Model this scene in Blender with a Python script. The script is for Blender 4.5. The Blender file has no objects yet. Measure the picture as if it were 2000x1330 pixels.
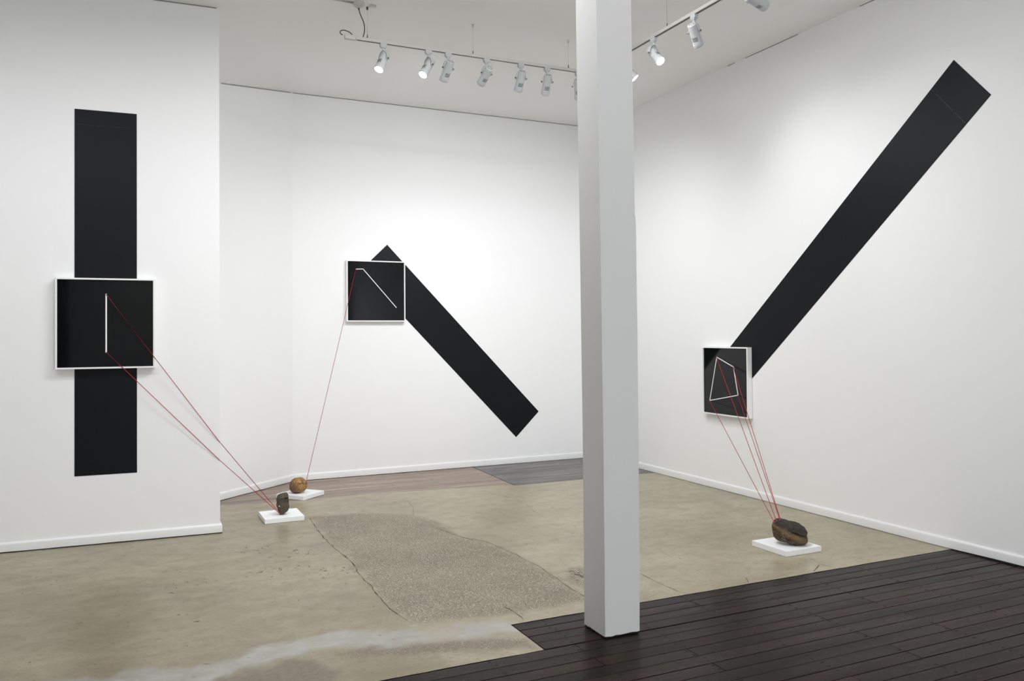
import bpy, bmesh, math, random
from mathutils import Vector, Matrix, noise
random.seed(7)
scene = bpy.context.scene
COL = scene.collection

# ------------------------------------------------------------------ camera
F_PX, CX, CY = 1603.38, 1000.0, 631.26          # in a 2000 x 1330 frame
YAW, PITCH, ROLL = 0.436047, 0.0135890, -0.0069747
CAM_H = 1.5
fw = Vector((math.sin(YAW) * math.cos(PITCH), math.cos(YAW) * math.cos(PITCH), math.sin(PITCH)))
r0 = Vector((math.cos(YAW), -math.sin(YAW), 0)); u0 = r0.cross(fw)
rt = r0 * math.cos(ROLL) + u0 * math.sin(ROLL)
up = -r0 * math.sin(ROLL) + u0 * math.cos(ROLL)
cd = bpy.data.cameras.new('camera'); cam = bpy.data.objects.new('camera', cd); COL.objects.link(cam)
m = Matrix((rt, up, -fw)).transposed().to_4x4(); m.translation = (0, 0, CAM_H)
cam.matrix_world = m
cd.sensor_fit = 'HORIZONTAL'; cd.sensor_width = 36.0
cd.lens = 36.0 * F_PX / 2000.0
cd.shift_x = 0.0
cd.shift_y = -(665.0 - CY) / 2000.0
cd.clip_start = 0.05; cd.clip_end = 100
scene.camera = cam

# ------------------------------------------------------------------ world, exposure
wd = bpy.data.worlds.new('world'); scene.world = wd; wd.use_nodes = True
wd.node_tree.nodes['Background'].inputs[0].default_value = (0.8, 0.9, 1.0, 1)
wd.node_tree.nodes['Background'].inputs[1].default_value = 0.02
vs = scene.view_settings
vs.view_transform = 'Standard'; vs.look = 'None'; vs.gamma = 1; vs.use_curve_mapping = False
vs.exposure = -0.07
scene.cycles.max_bounces = 10; scene.cycles.diffuse_bounces = 7
scene.cycles.sample_clamp_indirect = 4.0
scene.cycles.use_denoising = True

SPOT_K = 0.42
def area(name, loc, size, energy, rot=(0, 0, 0), color=(1, 1, 1)):
    l = bpy.data.lights.new(name, 'AREA'); l.shape = 'RECTANGLE'; l.size, l.size_y = size
    l.energy = energy; l.color = color
    o = bpy.data.objects.new(name, l); COL.objects.link(o); o.location = loc; o.rotation_euler = rot
    return o
# unseen fill light added behind the camera to lift the ambient
area('added_fill', (1.0, -2.3, 3.93), (3.0, 0.3), 60, color=(1.0, 0.99, 0.97))
# fill light added behind the camera to brighten the lower post
area('added_rear_fill', (2.9, -3.50, 1.35), (3.0, 2.1), 125, rot=(math.pi / 2, 0, 0), color=(0.94, 0.97, 1.0))
# unseen fills added overhead, one down for the walls, one up for the ceiling
area('added_fill', (1.9, 4.7, 3.90), (2.4, 0.4), 95, color=(0.99, 0.995, 1.0))
area('added_upfill', (1.3, 2.5, 3.15), (2.4, 0.4), 34, rot=(math.pi, 0, 0), color=(0.98, 0.99, 1.0))

# ------------------------------------------------------------------ helpers
def new_bm(): return bmesh.new()
def box(bm, x0, x1, y0, y1, z0, z1, mi=0, mat=None):
    vs_ = [bm.verts.new((x, y, z)) for z in (z0, z1) for y in (y0, y1) for x in (x0, x1)]
    if mat is not None:
        for v in vs_: v.co = mat @ v.co
    fs = []
    for q in ((0, 2, 3, 1), (4, 5, 7, 6), (0, 1, 5, 4), (2, 6, 7, 3), (0, 4, 6, 2), (1, 3, 7, 5)):
        f = bm.faces.new([vs_[i] for i in q]); f.material_index = mi; fs.append(f)
    return fs
def prism(bm, pts, z0, z1, mi=0, M=None):
    M = M or Matrix()
    a = [bm.verts.new(M @ Vector((p[0], p[1], z0))) for p in pts]
    b = [bm.verts.new(M @ Vector((p[0], p[1], z1))) for p in pts]
    n = len(pts)
    fs = [bm.faces.new(a[::-1]), bm.faces.new(b)]
    for i in range(n): fs.append(bm.faces.new((a[i], a[(i + 1) % n], b[(i + 1) % n], b[i])))
    for f in fs: f.material_index = mi
def ring_frame(d):
    d = d.normalized(); a = Vector((0, 0, 1)) if abs(d.z) < .9 else Vector((1, 0, 0))
    s = d.cross(a).normalized(); return s, s.cross(d).normalized()
def tube(bm, pts, r, seg=8, mi=0, caps=True):
    pts = [Vector(p) for p in pts]; rings = []
    for i, p in enumerate(pts):
        d = pts[min(i + 1, len(pts) - 1)] - pts[max(i - 1, 0)]
        s, t = ring_frame(d)
        if rings:                                   # keep the frame from twisting
            s = (ps - d.normalized() * ps.dot(d.normalized())).normalized(); t = d.normalized().cross(s)
        ps = s
        rr = r[i] if isinstance(r, (list, tuple)) else r
        rings.append([bm.verts.new(p + (s * math.cos(2 * math.pi * k / seg) + t * math.sin(2 * math.pi * k / seg)) * rr) for k in range(seg)])
    for a, b in zip(rings, rings[1:]):
        for k in range(seg):
            f = bm.faces.new((a[k], a[(k + 1) % seg], b[(k + 1) % seg], b[k])); f.material_index = mi; f.smooth = True
    if caps:
        for q in (rings[0][::-1], rings[-1]):
            f = bm.faces.new(q); f.material_index = mi
def lathe(bm, prof, seg=32, mi=0, axis='Z', M=None):
    # prof: list of (radius, height)
    M = M or Matrix(); rings = []
    for r, h in prof:
        if r < 1e-6: rings.append([bm.verts.new(M @ Vector((0, 0, h)))]); continue
        rings.append([bm.verts.new(M @ Vector((r * math.cos(2 * math.pi * k / seg), r * math.sin(2 * math.pi * k / seg), h))) for k in range(seg)])
    for a, b in zip(rings, rings[1:]):
        for k in range(seg):
            k2 = (k + 1) % seg
            q = [a[k % len(a)], a[k2 % len(a)], b[k2 % len(b)], b[k % len(b)]]
            q = [v for i, v in enumerate(q) if v not in q[:i]]
            if len(q) >= 3:
                f = bm.faces.new(q); f.material_index = mi; f.smooth = True
def sharpen(me, ang=35):
    me.set_sharp_from_angle(angle=math.radians(ang))
def obj(name, bm, mats, parent=None, loc=(0, 0, 0), bevel=0, smooth=False):
    if not isinstance(mats, (list, tuple)): mats = [mats]
    bmesh.ops.recalc_face_normals(bm, faces=bm.faces)
    me = bpy.data.meshes.new(name); bm.to_mesh(me); bm.free()
    for x in mats: me.materials.append(x)
    if smooth:
        for p in me.polygons: p.use_smooth = True
    sharpen(me)
    o = bpy.data.objects.new(name, me); COL.objects.link(o); o.location = loc
    if parent: o.parent = parent
    if bevel:
        b = o.modifiers.new('bevel', 'BEVEL'); b.width = bevel; b.segments = 2; b.limit_method = 'ANGLE'
    return o
def thing(name, label, cat, loc=(0, 0, 0), rot=0, group=None):
    o = bpy.data.objects.new(name, None); COL.objects.link(o); o.location = loc; o.rotation_euler = (0, 0, rot)
    o.empty_display_size = .1
    o['label'] = label; o['category'] = cat
    if group: o['group'] = group
    return o
def tag(o, label, cat, group=None):
    o['label'] = label; o['category'] = cat
    if group: o['group'] = group
    return o
def struct(o): o['kind'] = 'structure'; return o

# ------------------------------------------------------------------ materials
def srgb(r, g, b):
    def f(c):
        c /= 255.0
        return c / 12.92 if c <= .04045 else ((c + .055) / 1.055) ** 2.4
    return (f(r), f(g), f(b), 1)
class NT:
    def __init__(s, name):
        s.m = bpy.data.materials.new(name); s.m.use_nodes = True; s.t = s.m.node_tree
        s.b = s.t.nodes['Principled BSDF']
    def n(s, typ, ins=None, **kw):
        x = s.t.nodes.new(typ)
        for k, v in kw.items(): setattr(x, k, v)
        for k, v in (ins or {}).items(): s.put(x.inputs[k], v)
        return x
    def put(s, sock, v):
        if isinstance(v, bpy.types.NodeSocket): s.t.links.new(v, sock)
        elif isinstance(v, bpy.types.Node): s.t.links.new(v.outputs[0], sock)
        else: sock.default_value = v
    def set(s, **kw):
        for k, v in kw.items(): s.put(s.b.inputs[k.replace('_', ' ')], v)
        return s
    def coord(s, kind='Object', scale=(1, 1, 1), rot=(0, 0, 0)):
        c = s.n('ShaderNodeTexCoord'); mp = s.n('ShaderNodeMapping', {0: c.outputs[kind]})
        mp.inputs['Scale'].default_value = scale; mp.inputs['Rotation'].default_value = rot
        return mp.outputs[0]
    def noise(s, vec, scale, detail=4, rough=.55, dist=0):
        return s.n('ShaderNodeTexNoise', {'Vector': vec, 'Scale': scale, 'Detail': detail, 'Roughness': rough, 'Distortion': dist}).outputs[0]
    def ramp(s, fac, stops):
        x = s.n('ShaderNodeValToRGB', {0: fac}); e = x.color_ramp.elements
        while len(e) < len(stops): e.new(.5)
        for i, (p, c) in enumerate(stops):
            e[i].position = p; e[i].color = c if hasattr(c, '__len__') else (c, c, c, 1)
        return x.outputs[0]
    def mix(s, fac, a, b, mode='MIX'):
        x = s.n('ShaderNodeMix', data_type='RGBA', blend_type=mode)
        s.put(x.inputs[0], fac); s.put(x.inputs[6], a); s.put(x.inputs[7], b)
        return x.outputs[2]
    def math(s, op, a, b=0.0, clamp=False):
        x = s.n('ShaderNodeMath', operation=op, use_clamp=clamp); s.put(x.inputs[0], a); s.put(x.inputs[1], b)
        return x.outputs[0]
    def attr(s, name): return s.n('ShaderNodeAttribute', attribute_name=name).outputs['Fac']
    def bump(s, h, strength=.2, dist=.01):
        x = s.n('ShaderNodeBump', {'Height': h, 'Strength': strength, 'Distance': dist}); s.put(s.b.inputs['Normal'], x.outputs[0])

def plain(name, col, rough=.5, metal=0, var=.04, scale=30, bump=0):
    k = NT(name); v = k.coord(); nz = k.noise(v, scale)
    c2 = tuple(max(0, x * (1 - var * 2)) for x in col[:3]) + (1,)
    k.set(Base_Color=k.mix(nz, c2, col), Roughness=rough, Metallic=metal)
    if bump: k.bump(nz, bump, .002)
    return k.m
def wall_mat(name, col, b=.06):
    k = NT(name); v = k.coord()
    n1 = k.noise(v, 1.3, 3); n2 = k.noise(v, 90, 3)
    c2 = tuple(x * .965 for x in col[:3]) + (1,)
    k.set(Base_Color=k.mix(n1, c2, col), Roughness=.62, Specular_IOR_Level=.3)
    k.bump(n2, b, .003); return k.m
M_WALL = wall_mat('white_wall_paint', (.855, .858, .862, 1))
M_CEIL = wall_mat('ceiling_paint', (.86, .86, .85, 1), .1)
M_TRIM = plain('gloss_white_trim', (.76, .765, .765, 1), .32, var=.01)
M_COLUMN = wall_mat('column_paint', (.68, .68, .675, 1), .1)
M_LAMP = plain('white_lamp_enamel', (.50, .525, .54, 1), .35, var=.01)
M_TRACK = plain('white_track_enamel', (.56, .555, .53, 1), .4, var=.01)
M_DARK = plain('dark_slot', (.015, .015, .014, 1), .6)
M_GREYM = plain('grey_metal_knob', (.12, .12, .12, 1), .4, .6)
M_WIRE = plain('steel_wire', (.42, .42, .40, 1), .4, .6)
M_CABLE = plain('black_cable_rubber', (.03, .03, .03, 1), .5)
M_PLINTH = plain('plinth_paint', (.86, .87, .88, 1), .45, var=.01)
M_FRAME = plain('white_frame_lacquer', (.84, .84, .83, 1), .35, var=.01)
M_LINE = plain('white_inlay', (.88, .88, .87, 1), .4, var=.01)
M_CORD = plain('red_cord', srgb(165, 14, 26), .5, var=.1, scale=300)
M_GAP = plain('dark_gap', (.004, .004, .004, 1), .9)
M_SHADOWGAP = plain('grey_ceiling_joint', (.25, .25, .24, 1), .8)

def panel_mat():
    k = NT('black_glazed_panel'); v = k.coord()
    n = k.noise(v, 3, 2)
    k.set(Base_Color=k.mix(n, (.0030, .0036, .0042, 1), (.0045, .0052, .006, 1)), Roughness=.045, IOR=1.5, Specular_IOR_Level=.30)
    return k.m
M_PANEL = panel_mat()
def stripe_mat():
    k = NT('satin_black_vinyl'); v = k.coord()
    n = k.noise(v, 1.2, 3); n2 = k.noise(v, 60, 4)
    k.set(Base_Color=k.mix(n, (.0014, .0024, .0036, 1), (.0024, .0037, .0052, 1)), Roughness=.5, Specular_IOR_Level=.2)
    k.bump(n2, .12, .002); return k.m
M_STRIPE = stripe_mat()
M_SEAM = plain('vinyl_seam', (.055, .06, .062, 1), .6, var=.4, scale=60)

def emit(name, col, s):
    k = NT(name); k.set(Base_Color=(1, 1, 1, 1), Emission_Color=col, Emission_Strength=s, Roughness=.3); return k.m
M_LENS = emit('lit_led_lens', (.93, .95, 1, 1), 14)

def concrete_mat():
    k = NT('worn_concrete'); v = k.coord()
    vs1 = k.coord(scale=(1, 1.35, 1))
    big = k.noise(vs1, .8, 5, .62, .1); mid = k.noise(vs1, 6.5, 8, .72, .15); fine = k.noise(vs1, 38, 6, .75); grit = k.noise(v, 120, 4, .75)
    agg, grey, brown, stain = (k.attr(a) for a in ('agg', 'greyband', 'brown', 'stain'))
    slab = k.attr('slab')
    c = k.mix(k.ramp(big, [(.35, 0.0), (.65, 1.0)]), (.255, .217, .142, 1), (.375, .328, .232, 1))
    c = k.mix(k.ramp(mid, [(.44, 0.0), (.62, .38)]), c, (.215, .182, .122, 1))
    c = k.mix(k.ramp(k.noise(vs1, 3.1, 7, .7), [(.53, 0.0), (.66, .32)]), c, (.42, .375, .28, 1))
    c = k.mix(k.math('MULTIPLY', k.ramp(fine, [(.52, 0.0), (.68, 1.0)]), .5), c, (.13, .108, .070, 1))
    c = k.mix(k.math('MULTIPLY', k.ramp(grit, [(.56, 0.0), (.68, 1.0)]), .5), c, (.09, .075, .048, 1))
    c = k.mix(1.0, c, k.ramp(slab, [(0.0, (.84, .83, .79, 1)), (.5, (1, 1, 1, 1)), (1.0, (1.0, 1.0, .97, 1))]), 'MULTIPLY')      # tint per slab, the left one darker
    # aggregate patch: grey brown, peppered with pits and pale grains
    vor = k.n('ShaderNodeTexVoronoi', {'Vector': v, 'Scale': 70.0}); 
    vor2 = k.n('ShaderNodeTexVoronoi', {'Vector': v, 'Scale': 60.0})
    ca = k.mix(k.ramp(k.noise(v, 2.2, 5, .6), [(.35, 0.0), (.65, 1.0)]), (.215, .183, .128, 1), (.29, .25, .178, 1))
    ca = k.mix(k.ramp(vor.outputs['Distance'], [(.18, .9), (.40, 0.0)]), ca, (.52, .47, .37, 1))
    pits = k.math('MULTIPLY', k.ramp(k.noise(v, 85, 5, .8), [(.50, 0.0), (.57, 1.0)]), .85)
    ca = k.mix(pits, ca, (.06, .05, .034, 1))
    c = k.mix(agg, c, ca)
    cg = k.mix(k.ramp(mid, [(.35, 0.0), (.65, 1.0)]), (.30, .30, .275, 1), (.37, .37, .35, 1))
    c = k.mix(k.math('MULTIPLY', grey, k.ramp(mid, [(.3, .45), (.6, 1.0)])), c, cg)
    c = k.mix(k.math('MULTIPLY', brown, k.ramp(fine, [(.35, .5), (.6, 1.0)])), c, (.13, .105, .075, 1))
    c = k.mix(k.math('MULTIPLY', stain, .5), c, (.15, .13, .10, 1))
    # small dark specks everywhere
    sp = k.n('ShaderNodeTexVoronoi', {'Vector': k.coord(scale=(1, 1.6, 1)), 'Scale': 9.0})
    c = k.mix(k.math('MULTIPLY', k.ramp(sp.outputs['Distance'], [(.018, 1.0), (.05, 0.0)]), .75), c, (.08, .07, .05, 1))
    rough = k.math('ADD', k.ramp(mid, [(.3, .26), (.7, .40)]), k.math('MULTIPLY', agg, .2), True)
    k.set(Base_Color=c, Roughness=rough, Specular_IOR_Level=.5)
    h = k.math('ADD', k.math('MULTIPLY', fine, .25), k.math('MULTIPLY', k.math('MULTIPLY', grit, agg), 1.2))
    k.bump(h, .45, .004)
    return k.m
M_CONC = concrete_mat()
M_CRACK = plain('crack_filler', (.055, .045, .033, 1), .8, var=.3)

def board_mat(name, cols, grain_dark, rough=(.16, .30), amt=.6, bump=.12, spec=.4, ior=1.5):
    k = NT(name)
    isl = k.n('ShaderNodeNewGeometry').outputs['Random Per Island']
    v = k.coord(scale=(1.0, 9.0, 9.0))
    off = k.n('ShaderNodeCombineXYZ', {0: k.math('MULTIPLY', isl, 37.0), 1: k.math('MULTIPLY', isl, 91.0)})
    vv = k.n('ShaderNodeVectorMath', operation='ADD'); k.put(vv.inputs[0], v); k.put(vv.inputs[1], off)
    g = k.noise(vv.outputs[0], 5.0, 6, .65, .9); b = k.noise(vv.outputs[0], .9, 4, .6, .5)
    base = k.ramp(isl, cols)
    c = k.mix(k.math('MULTIPLY', k.ramp(g, [(.42, 0.0), (.66, 1.0)]), amt), base, grain_dark)
    c = k.mix(k.math('MULTIPLY', k.ramp(b, [(.45, 0.0), (.7, 1.0)]), .5), c, grain_dark)
    k.set(Base_Color=c, Roughness=k.ramp(b, [(.3, rough[0]), (.7, rough[1])]), Specular_IOR_Level=spec, IOR=ior)
    k.bump(g, bump, .003)
    return k.m
M_DKBOARD = board_mat('dark_stained_boards', [(0.0, (.024, .0125, .0100, 1)), (.3, (.034, .0180, .0150, 1)), (.5, (.014, .0110, .0095, 1)), (.75, (.040, .021, .017, 1)), (1.0, (.018, .0145, .0120, 1))], (.007, .005, .004, 1), (.2, .36), spec=.5, ior=1.15)
M_BRBOARD = board_mat('reddish_brown_boards', [(0.0, (.25, .165, .11, 1)), (.35, (.34, .245, .175, 1)), (.6, (.18, .13, .10, 1)), (1.0, (.30, .225, .17, 1))], (.10, .062, .046, 1), (.25, .4), .5)
M_GYBOARD = board_mat('grey_weathered_boards', [(0.0, (.13, .12, .11, 1)), (.5, (.20, .19, .175, 1)), (1.0, (.16, .145, .13, 1))], (.055, .05, .045, 1), (.3, .5), .7)

# ------------------------------------------------------------------ room shell
XR, YB, XL, YF, ZC = 5.1415, 8.667, -3.6, -3.6, 4.03
AX, AY, AU = .627, 6.651, Vector((.99888, -.04723, 0))      # end of the projecting left wall and its direction
KX = 1.529                                                  # kink where the angled wall meets the back wall
CDIR = (Vector((.737, 7.956, 0)) - Vector((KX, YB, 0))).normalized()
def box_obj(name, *a, mat=M_WALL, **kw):
    bm = new_bm(); box(bm, *a); return obj(name, bm, mat, **kw)
struct(box_obj('wall_right', XR, XR + .15, YF - .15, YB + .15, 0, ZC))
struct(box_obj('wall_back', KX, XR, YB, YB + .15, 0, ZC))
struct(box_obj('wall_side', XL - .15, XL, YF, 6.86, 0, ZC))
# wall behind the camera
struct(box_obj('wall_front', XL - .15, XR, YF - .15, YF, 0, ZC))
# projecting left wall (its return face looks towards the right)
bm = new_bm()
p0 = Vector((AX, AY, 0)); pl = p0 + AU * -4.25
cl = Vector((AX, 0, 0)); t = (AX - KX) / CDIR.x; cl.y = YB + CDIR.y * t
prism(bm, [(pl.x, pl.y), (AX, AY), (AX, cl.y), (AX - .14, cl.y), (AX - .14, AY + .16), (pl.x, pl.y + .16)], 0, ZC)
struct(obj('wall_left', bm, M_WALL))
# angled wall; its top slopes down to the left
CS = (4.03 - 3.835) / (Vector((KX, YB, 0)) - Vector((.737, 7.956, 0))).length
ctop = lambda s: ZC - CS * s
Lc = (cl - Vector((KX, YB, 0))).length + .0
bm = new_bm(); nC = Vector((-CDIR.y, CDIR.x, 0)); nC = nC if nC.y > 0 else -nC
a = Vector((KX, YB, 0)); b_ = a + CDIR * Lc
vsx = [bm.verts.new(p) for p in (a, b_, b_ + nC * .12, a + nC * .12)]
vst = [bm.verts.new(p + Vector((0, 0, z))) for p, z in ((a, ZC), (b_, ctop(Lc)), (b_ + nC * .12, ctop(Lc)), (a + nC * .12, ZC))]
bm.faces.new(vsx); bm.faces.new(vst)
for i in range(4): bm.faces.new((vsx[i], vsx[(i + 1) % 4], vst[(i + 1) % 4], vst[i]))
struct(obj('wall_angled', bm, M_WALL))
# ceiling with the folded facet over the angled wall
bm = new_bm()
P = lambda x, y, z=ZC: bm.verts.new((x, y, z))
k_ = P(KX, YB); ae = P(AX, AY); ce = P(b_.x, b_.y, ctop(Lc))
c1, c2, c3, c4 = P(XL, YF), P(XR, YF), P(XR, YB), P(XL, 6.86)
al = P(pl.x, pl.y)
bm.faces.new((c1, c2, c3, k_, ae, al)); bm.faces.new((k_, ce, ae))
r = bmesh.ops.extrude_face_region(bm, geom=bm.faces[:])
for v in [g for g in r['geom'] if isinstance(g, bmesh.types.BMVert)]: v.co.z += .15 + (ZC - v.co.z)
struct(obj('ceiling', bm, M_CEIL))

# baseboards: moulded profile (distance out of the wall, height) swept along the wall
PROF = [(0, 0), (.016, 0), (.016, .054), (.013, .062), (.006, .068), (0, .069)]
def baseboard(name, p, q, lift0, lift1, ext=0):
    p = Vector(p); q = Vector(q); d = (q - p).normalized(); n = Vector((d.y, -d.x, 0))
    bm = new_bm(); N = 24; rows = []
    for i in range(N + 1):
        s = i / N; c = p.lerp(q, s); lf = lift0 + (lift1 - lift0) * s ** .4 + .0012 * noise.noise(c * 6)
        rows.append([bm.verts.new(c + n * o_ + Vector((0, 0, z + (lf if z == 0 else 0) + (.0015 if z else 0)))) for o_, z in PROF])
    for A_, B_ in zip(rows, rows[1:]):
        for j in range(len(PROF)):
            bm.faces.new((A_[j], A_[(j + 1) % len(PROF)], B_[(j + 1) % len(PROF)], B_[j]))
    bm.faces.new(rows[0][::-1]); bm.faces.new(rows[-1])
    o = struct(obj(name, bm, M_TRIM))
    bm = new_bm()                                       # the dark recess under it
    for s0 in (0,):
        v_ = [p + n * .001, q + n * .001, q + n * .0145, p + n * .0145]
        lo = [bm.verts.new(x + Vector((0, 0, .0003))) for x in v_]; hi = [bm.verts.new(x + Vector((0, 0, l_ + .002))) for x, l_ in zip(v_, (lift0, lift1, lift1, lift0))]
        bm.faces.new(lo[::-1]); bm.faces.new(hi)
        for i in range(4): bm.faces.new((lo[i], lo[(i + 1) % 4], hi[(i + 1) % 4], hi[i]))
    obj('recess', bm, M_GAP, parent=o)
    return o
bend = p0 + AU * .012
baseboard('baseboard_left', (pl.x, pl.y, 0), (bend.x, bend.y, 0), .010, .007)
baseboard('baseboard_return', (AX, AY - .005, 0), (AX, cl.y - .01, 0), .004, .003)
baseboard('baseboard_angled', b_ + Vector((.004, .004, 0)), (KX + .002, YB, 0), .003, .003)
baseboard('baseboard_back', (KX - .005, YB, 0), (XR, YB, 0), .003, .003)
baseboard('baseboard_right', (XR, YB, 0), (XR, 3.87, 0), .003, .003)
baseboard('baseboard_near', (XR, 3.87, 0), (XR, YF, 0), .004, .026)
# joint lines between walls and ceiling
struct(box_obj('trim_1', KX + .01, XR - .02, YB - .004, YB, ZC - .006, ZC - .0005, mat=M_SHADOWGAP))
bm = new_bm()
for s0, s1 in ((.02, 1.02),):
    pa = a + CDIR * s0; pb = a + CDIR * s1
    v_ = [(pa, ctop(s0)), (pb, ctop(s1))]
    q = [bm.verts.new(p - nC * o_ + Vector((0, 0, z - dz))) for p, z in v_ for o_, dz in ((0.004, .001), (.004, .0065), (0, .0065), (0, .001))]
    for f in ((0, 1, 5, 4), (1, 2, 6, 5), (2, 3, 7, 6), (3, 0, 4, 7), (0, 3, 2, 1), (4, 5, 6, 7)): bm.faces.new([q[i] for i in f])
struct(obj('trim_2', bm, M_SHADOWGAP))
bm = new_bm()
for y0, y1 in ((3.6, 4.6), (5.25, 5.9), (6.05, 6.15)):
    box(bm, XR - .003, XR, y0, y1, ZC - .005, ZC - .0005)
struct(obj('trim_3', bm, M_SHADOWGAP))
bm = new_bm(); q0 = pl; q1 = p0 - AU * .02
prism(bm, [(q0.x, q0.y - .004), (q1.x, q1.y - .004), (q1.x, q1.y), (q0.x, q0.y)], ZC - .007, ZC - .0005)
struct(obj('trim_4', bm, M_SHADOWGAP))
# made-up shopfront behind the camera, its pane glowing to add fill
wf = None
bm = new_bm()
for a4 in ((1.3, 1.38, .2, 2.5), (4.42, 4.5, .2, 2.5), (2.87, 2.93, .28, 2.42)): box(bm, a4[0], a4[1], YF + .001, YF + .07, a4[2], a4[3])
for a4 in ((1.38, 4.42, .2, .28), (1.38, 4.42, 2.42, 2.5)): box(bm, a4[0], a4[1], YF + .001, YF + .07, a4[2], a4[3])
wf = struct(obj('added_fill_window', bm, M_TRIM))
bm = new_bm(); box(bm, 1.38, 4.42, YF + .005, YF + .015, .28, 2.42)
obj('pane', bm, emit('fill_glow_pane', (.94, .97, 1, 1), 1.2), parent=wf)
# dark block added behind the camera, mirrored as a band in the left panel
bm = new_bm(); box(bm, -3.3, -1.99, YF, YF + .05, 0.002, 2.9); struct(obj('reflection_block', bm, plain('dark_block_paint', (.02, .02, .022, 1), .5), bevel=.004))

# ------------------------------------------------------------------ floor
def back_edge(x):
    pts = [(-4, 7.75), (.729, 7.726), (1.197, 7.63), (2.101, 7.63), (3.352, 7.47), (3.465, 7.415), (3.47, 7.397), (5.2, 7.395)]
    for (x0, y0), (x1, y1) in zip(pts, pts[1:]):
        if x0 <= x <= x1: return y0 + (y1 - y0) * (x - x0) / (x1 - x0)
    return pts[-1][1]
def poly_in(p, poly):
    x, y = p; c = False
    for (x0, y0), (x1, y1) in zip(poly, poly[1:] + poly[:1]):
        if (y0 > y) != (y1 > y) and x < (x1 - x0) * (y - y0) / (y1 - y0) + x0: c = not c
    return c
def poly_d(p, poly):
    best = 9
    for (x0, y0), (x1, y1) in zip(poly, poly[1:] + poly[:1]):
        dx, dy = x1 - x0, y1 - y0; t = max(0, min(1, ((p[0] - x0) * dx + (p[1] - y0) * dy) / (dx * dx + dy * dy + 1e-9)))
        best = min(best, math.hypot(p[0] - x0 - t * dx, p[1] - y0 - t * dy))
    return best if poly_in(p, poly) else -best
def soft(p, poly, w, wob, fr):
    q = Vector((p[0], p[1], 0)) * fr
    d = poly_d(p, poly) + wob * noise.noise(q) + wob * .5 * noise.noise(q * 3.1)
    t = max(0, min(1, d / w + .5)); return t * t * (3 - 2 * t)
AGG = [(1.343, 6.90), (1.322, 6.536), (1.306, 6.143), (1.312, 5.783), (1.335, 5.394), (1.312, 5.145), (1.304, 4.722), (1.291, 4.474), (1.3, 4.328), (1.326, 4.10), (1.52, 4.07), (1.75, 4.05), (1.87, 4.02), (2.36, 4.05), (2.372, 4.451), (2.395, 4.774), (2.375, 5.207), (2.342, 5.491), (2.236, 5.677), (2.25, 6.2), (2.1, 6.62), (1.75, 6.86)]
GREY = [(-0.311, 4.124), (-0.007, 4.069), (0.263, 3.994), (0.473, 4.07), (0.693, 4.119), (0.9, 4.154), (1.053, 4.142), (1.173, 4.035), (1.339, 3.985), (1.521, 3.983), (1.785, 3.916), (1.799, 3.80), (1.621, 3.80), (1.393, 3.83), (1.223, 3.85), (1.182, 3.80), (1.068, 3.897), (0.867, 3.965), (0.663, 3.924), (0.479, 3.905), (0.337, 3.81), (-.3, 3.9)]
BR1 = [(0.256, 3.789), (0.477, 3.872), (0.656, 3.881), (0.767, 3.863), (0.839, 3.762), (0.82, 3.525), (.3, 3.5)]
BR2 = [(0.871, 3.891), (1.068, 3.887), (1.334, 3.82), (1.57, 3.745), (1.746, 3.654), (1.761, 3.545), (1.524, 3.612), (1.184, 3.74), (0.957, 3.777)]
AGG2 = [(2.46, 4.50), (2.56, 4.62), (2.66, 4.57), (2.62, 4.3), (2.40, 4.12), (2.41, 4.45)]
STAINS = [(1.12, 4.72, .09), (.93, 4.80, .07), (3.05, 5.1, .5), (2.75, 6.3, .35), (3.9, 4.75, .35), (1.20, 5.9, .12), (4.3, 4.35, .3)]
def conc_z(x, y): return .0003 * noise.noise(Vector((x * 1.5, y * 1.5, 3)))
def concrete(bm, X, Yf, nv, layers):
    rows = []
    for i in range(nv + 1):
        row = []
        for x in X:
            y0, y1 = Yf(x); y = y0 + (y1 - y0) * i / nv
            row.append(bm.verts.new((x, y, conc_z(x, y) * (1 if 0 < i < nv else 0))))
        rows.append(row)
    for r0_, r1_ in zip(rows, rows[1:]):
        for j in range(len(X) - 1): bm.faces.new((r0_[j], r0_[j + 1], r1_[j + 1], r1_[j])).smooth = True
    for row in rows:
        for v in row:
            p = (v.co.x, v.co.y)
            v[layers[0]] = max(soft(p, AGG, .12, .05, 5), .85 * soft(p, AGG2, .06, .05, 7), .8 * soft(p, BR2, .05, .05, 8))
            v[layers[1]] = soft(p, GREY, .09, .07, 6)
            v[layers[2]] = max(soft(p, BR1, .06, .05, 8), .55 * soft(p, BR2, .06, .06, 9))
            s_ = 0
            for sx, sy, sr in STAINS:
                d = math.hypot(p[0] - sx, (p[1] - sy) * .8) / sr + .35 * noise.noise(Vector((p[0], p[1], 0)) * 5)
                s_ = max(s_, max(0, 1 - d) * (1.0 if sr < .2 else .45))
            v[layers[3]] = s_
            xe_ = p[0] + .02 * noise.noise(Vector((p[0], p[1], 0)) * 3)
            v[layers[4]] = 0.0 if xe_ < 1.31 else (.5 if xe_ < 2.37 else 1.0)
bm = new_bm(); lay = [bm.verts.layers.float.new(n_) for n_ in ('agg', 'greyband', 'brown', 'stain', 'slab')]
Y1, Y2, XE = 3.497, 3.872, 1.785
dx = .022
X = [XL + (i / 12) * (-.7 - XL) for i in range(12)] + [-.7 + i * dx for i in range(int((5.1415 + .7) / dx) + 1)] + [XR]
wig = lambda x, s=1: .004 * noise.noise(Vector((x * 4, 1.7, s))) + .002 * noise.noise(Vector((x * 17, 2.7, s)))
concrete(bm, X, lambda x: (Y2 + wig(x), back_edge(x) + wig(x, 5)), 175, lay)
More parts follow.
